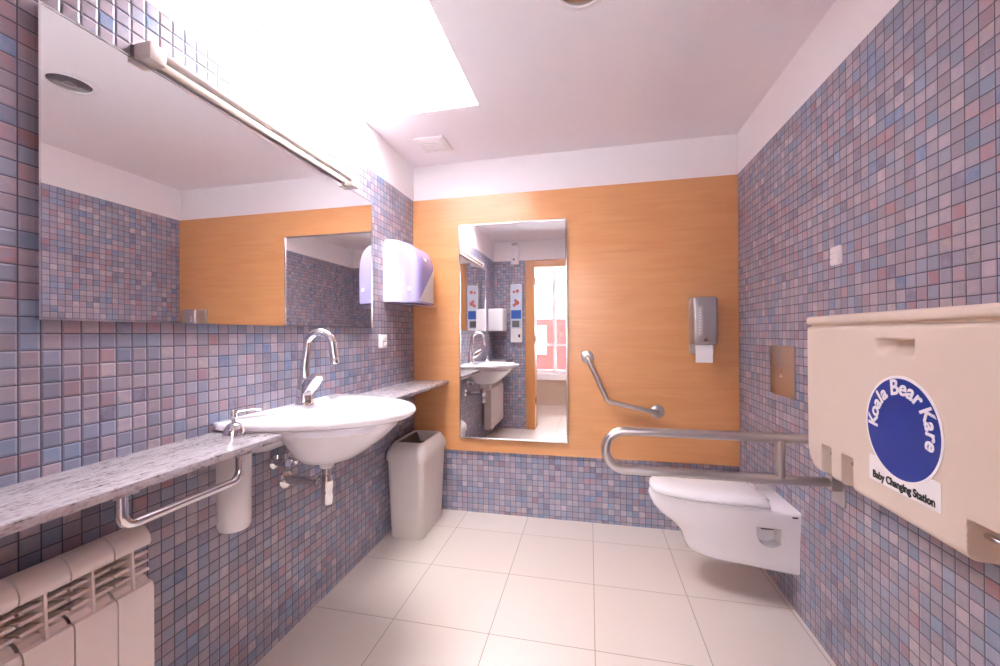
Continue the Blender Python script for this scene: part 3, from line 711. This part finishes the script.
# fold-down rail
RYC = 1.685
t = thing('fold_down_rail', (XR, RYC, .60), 'long U-shaped steel fold-down support rail beside the toilet', 'support rail')
zt_, zb_, xe = .838, .684, .0600; rr_ = (zt_-zb_)/2
pts = [(.845, RYC, zt_)]+[(xe+rr_-rr_*math.sin(PI*k/20), RYC, (zt_+zb_)/2+rr_*math.cos(PI*k/20)) for k in range(21)]+[(.845, RYC, zb_)]
bm = BM(); tube(bm, pts, .0175, 24); obj('rail', bm, M['steel'], t)
bm = BM(); cyl(bm, (.684, RYC, zb_), (.684, RYC, zt_), .0170, n=24); obj('strut', bm, M['steel'], t)
bm = BM(); box(bm, XR-.006, XR, RYC-.030, RYC+.045, .605, .745, bev=.001, seg=1); obj('wall_plate', bm, M['steel_plate'], t)
for z in (zt_, zb_): obj('hinge_bracket', bx(.838, XR-.005, RYC-.018, RYC+.022, z-.026, z+.026, bev=.003, seg=1), M['steel'], t)
# flush plate
t = thing('flush_plate', (XR, 2.122, .932), 'square steel flush plate on the mosaic above the toilet', 'flush plate')
bm = bx(XR-.010, XR, 2.004, 2.240, .932, 1.166, bev=.004); obj('plate', bm, M['steel_plate'], t)
bm = BM(); lathe(bm, (XR-.0095, 2.122, 1.052), (-1, 0, 0), [(.015, 0), (.015, .002), (.011, .003)], 24); obj('sensor', bm, M['chrome'], t)
bm = BM(); box(bm, XR-.0112, XR-.009, 2.112, 2.137, 1.018, 1.026); box(bm, XR-.0112, XR-.009, 2.118, 2.128, 1.028, 1.034); obj('mark', bm, M['sticker_white'], t, False)
# small white wall plate
t = thing('wall_switch', (XR, 1.702, 1.468), 'small white square switch plate high on the right mosaic wall', 'switch')
bm = bx(XR-.010, XR, 1.662, 1.722, 1.470, 1.538, bev=.003); obj('plate', bm, M['white_plastic'], t)
for k in range(3): obj('rocker', bx(XR-.0135, XR-.009, 1.667, 1.717, 1.4745+k*.0205, 1.4915+k*.0205, bev=.0015), M['white_plastic'], t)

# baby changing station
def station():
    y0, y1, z0, z1, xf = .70, 1.664, .752, 1.246, .760
    t = thing('baby_changing_station', (XR, 1.17, z0), 'cream folded baby changing unit with blue oval label on right wall', 'changing station')
    cr = .085; fe = .020
    def half(z):
        if z < z0+cr: q = (z0+cr-z)/cr; return cr*(1-math.sqrt(max(0, 1-q*q)))
        return 0
    zz = [z0+cr*(1-math.cos(PI/2*k/18)) for k in range(19)]; zz = [z0+cr*(1-math.cos(PI/2*k/34)) for k in range(35)]; zz += [z0+cr+(z1-z0-cr)*k/150 for k in range(1, 151)]
    ny = 440
    def sst(a, b, x): x = min(1, max(0, (x-a)/(b-a))); return x*x*(3-2*x)
    notches = [(1.512, 1.562, .848), (1.402, 1.452, .848), (.945, 1.024, .836), (.79, .845, .836)]
    hy0, hy1 = 1.165, 1.292
    def X(y, z):
        hi, lo = y1-half(z), y0+half(z)
        d = min(hi-y, y-lo, z-z0, (z1-z)*1.6); x = 0
        if d < fe: q = 1-max(d, 0)/fe; x += fe*(1-math.sqrt(max(0, 1-q*q)))
        x += .012*sst(1.10, 1.246, z)*0
        for a, b, zt in notches:
            m = sst(a-.004, a+.003, y)*(1-sst(b-.003, b+.004, y))*(1-sst(zt-.004, zt+.004, z)); x += .050*m
        # handle scoop: deep slot at the top, ramp out below
        m = sst(hy0-.004, hy0+.006, y)*(1-sst(hy1-.03, hy1+.012, y))*sst(1.160, 1.192, z)*(1-sst(1.2055, 1.2095, z)); x += .036*m
        return xf+min(x, .085)
    bm = BM(); G = []
    for z in zz:
        lo, hi = y0+half(z), y1-half(z); row = []
        for j in range(ny+1):
            s = j/ny; y = lo+(hi-lo)*s; row.append(bm.verts.new((X(y, z), y, z)))
        G.append(row)
    for a, b in zip(G, G[1:]):
        for j in range(ny): bm.faces.new((a[j], a[j+1], b[j+1], b[j]))
    # sides back to the body
    loop = [G[0][j] for j in range(ny+1)]+[G[i][ny] for i in range(1, len(G))]+[G[-1][j] for j in range(ny-1, -1, -1)]+[G[i][0] for i in range(len(G)-2, 0, -1)]
    bk = [bm.verts.new((max(.848, v.co.x), v.co.y, v.co.z)) for v in loop]; n = len(loop)
    for i in range(n): bm.faces.new((loop[i], loop[(i+1) % n], bk[(i+1) % n], bk[i]))
    bm.faces.new(bk)
    obj('door', bm, M['cream'], t, sharp=50)
    bm = BM(); loft(bm, [[(x, y, z) for y, z in rrect((y0+y1)/2, .92, (y1-y0)/2-.02, .14, .07, 6)] for x in (.8485, XR-.001)])
    box(bm, .8485, XR-.001, y0+.005, y1-.005, .99, 1.2525, bev=.004, seg=1); box(bm, .775, XR-.001, y0+.01, y1-.012, 1.2465, 1.2535); obj('back_body', bm, M['cream_dark'], t)
    bm = bx(xf+.002, XR-.001, y0-.004, y1+.002, 1.2538, 1.2815, bev=.009, seg=3); obj('top_ledge', bm, M['cream'], t)
    for a, b, zt in notches:
        bm = BM(); cyl(bm, ((xf+.028), a+.004, zt-.026), ((xf+.028), b-.004, zt-.026), .0065, n=14); obj('hinge_pin', bm, M['nickel'], t)
    # label: plate, oval, writing.  (reads with -y as its right hand)
    oy, oz, ra, rb = 1.207, .983, .128, .133
    tx = lambda x: Matrix(((0, 0, -1, x), (-1, 0, 0, oy), (0, 1, 0, oz), (0, 0, 0, 1)))
    pb = BM(); loft(pb, [[(u, v, d) for u, v in rrect(.0, -.128, .118, .034, .004, 3)] for d in (0, .0012)]); pb.transform(tx(xf))
    lp = obj('label_plate', pb, M['sticker_white'], t, False)
    e0 = BM(); loft(e0, [[(ra*math.cos(2*PI*k/72), rb*math.sin(2*PI*k/72), d) for k in range(72)] for d in (0, .0018)]); e0.transform(tx(xf)); lo_ = obj('oval_label', e0, M['sticker_white'], t, False)
    e1 = BM(); loft(e1, [[((ra-.007)*math.cos(2*PI*k/72), (rb-.007)*math.sin(2*PI*k/72), d) for k in range(72)] for d in (.0016, .0024)]); e1.transform(tx(xf)); obj('blue_field', e1, M['sticker_blue'], lo_, False)
    tb = BM(); txt = text_bm('Baby Changing Station', .0245, bold=.0009, spacing=1.0); 
    w = max(v.co.x for v in txt.verts)-min(v.co.x for v in txt.verts); k = .205/w
    merge(tb, txt, tx(xf-.0014) @ Matrix.Translation((0, -.153, 0)) @ Matrix.Diagonal((k, 1.12, 1, 1))); obj('lettering', tb, M['ink'], lp, smooth=False)
    ab = BM(); word = 'Koala Bear Kare'
    wid = {'K': 1.02, 'o': .92, 'a': .9, 'l': .5, ' ': .55, 'B': 1.1, 'e': .9, 'r': .75}
    szs = [.040]*5+[.04]+[.044]*4+[.04]+[.041]*4
    tot = sum(wid[c]*s for c, s in zip(word, szs)); a0, a1 = math.radians(187), math.radians(-18); acc = 0
    for c, s in zip(word, szs):
        wc = wid[c]*s; f = (acc+wc/2)/tot; acc += wc
        if c == ' ': continue
        a = a0+(a1-a0)*f; rx_, ry_ = ra-.047, rb-.047
        p = (rx_*math.cos(a), ry_*math.sin(a)); rot = a-PI/2
        merge(ab, text_bm(c, s*1.24, bold=.0014, shear=.12), tx(xf-.0026-.0004*(len(ab.verts) % 2)) @ Matrix.Translation((p[0], p[1], 0)) @ Matrix.Rotation(rot, 4, 'Z'))
    obj('lettering', ab, M['sticker_white'], lo_, smooth=False)
station()

# ================================================================== CEILING FITTINGS
t = thing('ceiling_vent', (-.95, 2.40, ZC), 'small square white vent grille in the ceiling near skylight', 'vent')
bm = bx(-1.048, -.856, 2.305, 2.498, ZC-.012, ZC, bev=.004); obj('frame', bm, M['white_plastic'], t)
for k in range(7): obj('slat', bx(-1.025, -.880, 2.328+k*.0215, 2.336+k*.0215, ZC-.017, ZC-.0115, bev=.001, seg=1), M['white_plastic'], t)
t = thing('ceiling_downlight', (-.02, 1.43, ZC), 'round recessed downlight, switched off, in the white ceiling', 'downlight')
bm = BM(); lathe(bm, (-.02, 1.43, ZC), (0, 0, -1), [(.100, 0), (.100, .003), (.094, .007), (.082, .008), (.080, .004), (.076, .001)], 48); obj('trim_ring', bm, M['white_plastic'], t)
bm = BM(); lathe(bm, (-.02, 1.43, ZC-.0015), (0, 0, -1), [(.0795, 0), (.076, .0012), (.040, .0008), (.036, .003), (.02, .0036), (.002, .004)], 48); obj('reflector', bm, M['dark_metal'], t)
bm = BM(); lathe(bm, (-.02, 1.43, ZC-.003), (0, 0, -1), [(.026, 0), (.026, .004), (.018, .007), (.004, .008)], 32); obj('lamp_glass', bm, M['nickel'], t)

# ================================================================== REAR WALL FITTINGS (seen in the tall mirror)
t = thing('product_dispenser', (-.918, YR, 1.12), 'tall narrow white vending dispenser with printed front beside the door, seen in the tall mirror', 'dispenser')
px0, px1 = -.991, -.845; py = YR+.07
obj('case', bx(px0, px1, YR, py, 1.122, 1.870, bev=.006), M['white_plastic'], t)
pr = obj('printed_panel', bx(px0+.008, px1-.008, py-.001, py+.0012, 1.30, 1.862), M['pale_print'], t, False)
obj('blue_band', bx(px0+.008, px1-.008, py+.0008, py+.0022, 1.425, 1.535), M['blue_print'], pr, False)
bm = BM(); lathe(bm, (-.905, py+.001, 1.63), (0, 1, 0), [(.03, 0), (.03, .0014)], 20); lathe(bm, (-.94, py+.001, 1.60), (0, 1, 0), [(.022, 0), (.022, .0014)], 20); lathe(bm, (-.925, py+.001, 1.66), (0, 1, 0), [(.018, 0), (.018, .0014)], 16); obj('red_picture', bm, M['red_print'], pr, False)
bm = BM(); lathe(bm, (-.90, py+.001, 1.78), (0, 1, 0), [(.022, 0), (.022, .0014)], 20); lathe(bm, (-.945, py+.001, 1.77), (0, 1, 0), [(.016, 0), (.016, .0014)], 20); obj('faded_picture', bm, M['red_print'], pr, False)
obj('grey_picture', bx(px0+.022, px1-.03, py+.0008, py+.0022, 1.315, 1.40), M['grey_print'], pr, False)
obj('coin_slot', bx(px0+.100, px0+.122, py-.001, py+.004, 1.185, 1.225, bev=.001, seg=1), M['black'], t)
t = thing('alarm_box', (-.935, YR, 2.13), 'slim white box with small dark button under the ceiling, seen in the tall mirror', 'wall box')
obj('case', bx(-.985, -.885, YR, YR+.06, 2.125, 2.415, bev=.006), M['white_plastic'], t)
for k in range(3): obj('vent_slot', bx(-.972, -.898, YR+.0585, YR+.061, 2.372+k*.012, 2.377+k*.012), M['dark_plastic'], t, False)
bm = BM(); lathe(bm, (-.945, YR+.059, 2.19), (0, 1, 0), [(.012, 0), (.012, .004), (.008, .005)], 18); obj('button', bm, M['dark_plastic'], t)
t = thing('paper_towel_dispenser', (XL, .37, 1.263), 'boxy plain white towel dispenser next to the wide mirror, seen in the tall mirror', 'towel dispenser')
obj('case', bx(XL, -1.035, .235, .495, 1.265, 1.545, bev=.018, seg=3), M['white_plastic'], t)
obj('outlet', bx(XL+.03, -1.055, .275, .455, 1.258, 1.268), M['dark_plastic'], t, False)
obj('lock', bx(-1.036, -1.032, .355, .375, 1.500, 1.515, bev=.001, seg=1), M['nickel'], t)

# ================================================================== LIGHT
W = bpy.data.worlds.new('sky'); S.world = W; W.use_nodes = True
bg = W.node_tree.nodes['Background']; bg.inputs[0].default_value = (.98, .985, 1, 1); bg.inputs[1].default_value = 6.5
pl = bpy.data.lights.new('window_portal', 'AREA'); pl.shape = 'RECTANGLE'; pl.size = 4.4; pl.size_y = 1.8; pl.cycles.is_portal = True
po = bpy.data.objects.new('window_portal', pl); COL.objects.link(po); po.location = (0, CY-.07, 1.48); po.rotation_euler = (math.radians(90), 0, 0)

sl = bpy.data.lights.new('sun', 'SUN'); sl.energy = 100; sl.angle = math.radians(2); sl.color = (.94, .965, 1)
so = bpy.data.objects.new('sun', sl); COL.objects.link(so); so.rotation_euler = Vector((.12, 1, -1.05)).to_track_quat('-Z', 'Y').to_euler()

# ================================================================== CAMERA
cd = bpy.data.cameras.new('camera'); cam = bpy.data.objects.new('camera', cd); COL.objects.link(cam)
yaw, pit, rol = .2174, .0032, .0064
Rv = Vector((math.cos(yaw), math.sin(yaw), 0)); Wv = Vector((-math.sin(yaw), math.cos(yaw), 0)); Zv = Vector((0, 0, 1))
fwd = Wv*math.cos(pit)+Zv*math.sin(pit); U2 = -Wv*math.sin(pit)+Zv*math.cos(pit)
rt = Rv*math.cos(rol)-U2*math.sin(rol); up = Rv*math.sin(rol)+U2*math.cos(rol)
mw = Matrix.Identity(4)
for i in range(3): mw[i][0] = rt[i]; mw[i][1] = up[i]; mw[i][2] = -fwd[i]
mw[2][3] = CAMZ
cam.matrix_world = mw; cd.sensor_width = 36; cd.lens = 405.08/1000*36; cd.clip_start = .01; cd.clip_end = 200
S.camera = cam
vs = S.view_settings; vs.view_transform = 'Standard'; vs.look = 'None'; vs.gamma = 1; vs.use_curve_mapping = False; vs.exposure = 2.12
S.cycles.use_denoising = True; S.cycles.max_bounces = 14; S.cycles.diffuse_bounces = 8; S.cycles.glossy_bounces = 6; S.cycles.sample_clamp_indirect = 8
S.cycles.caustics_reflective = False; S.cycles.caustics_refractive = False
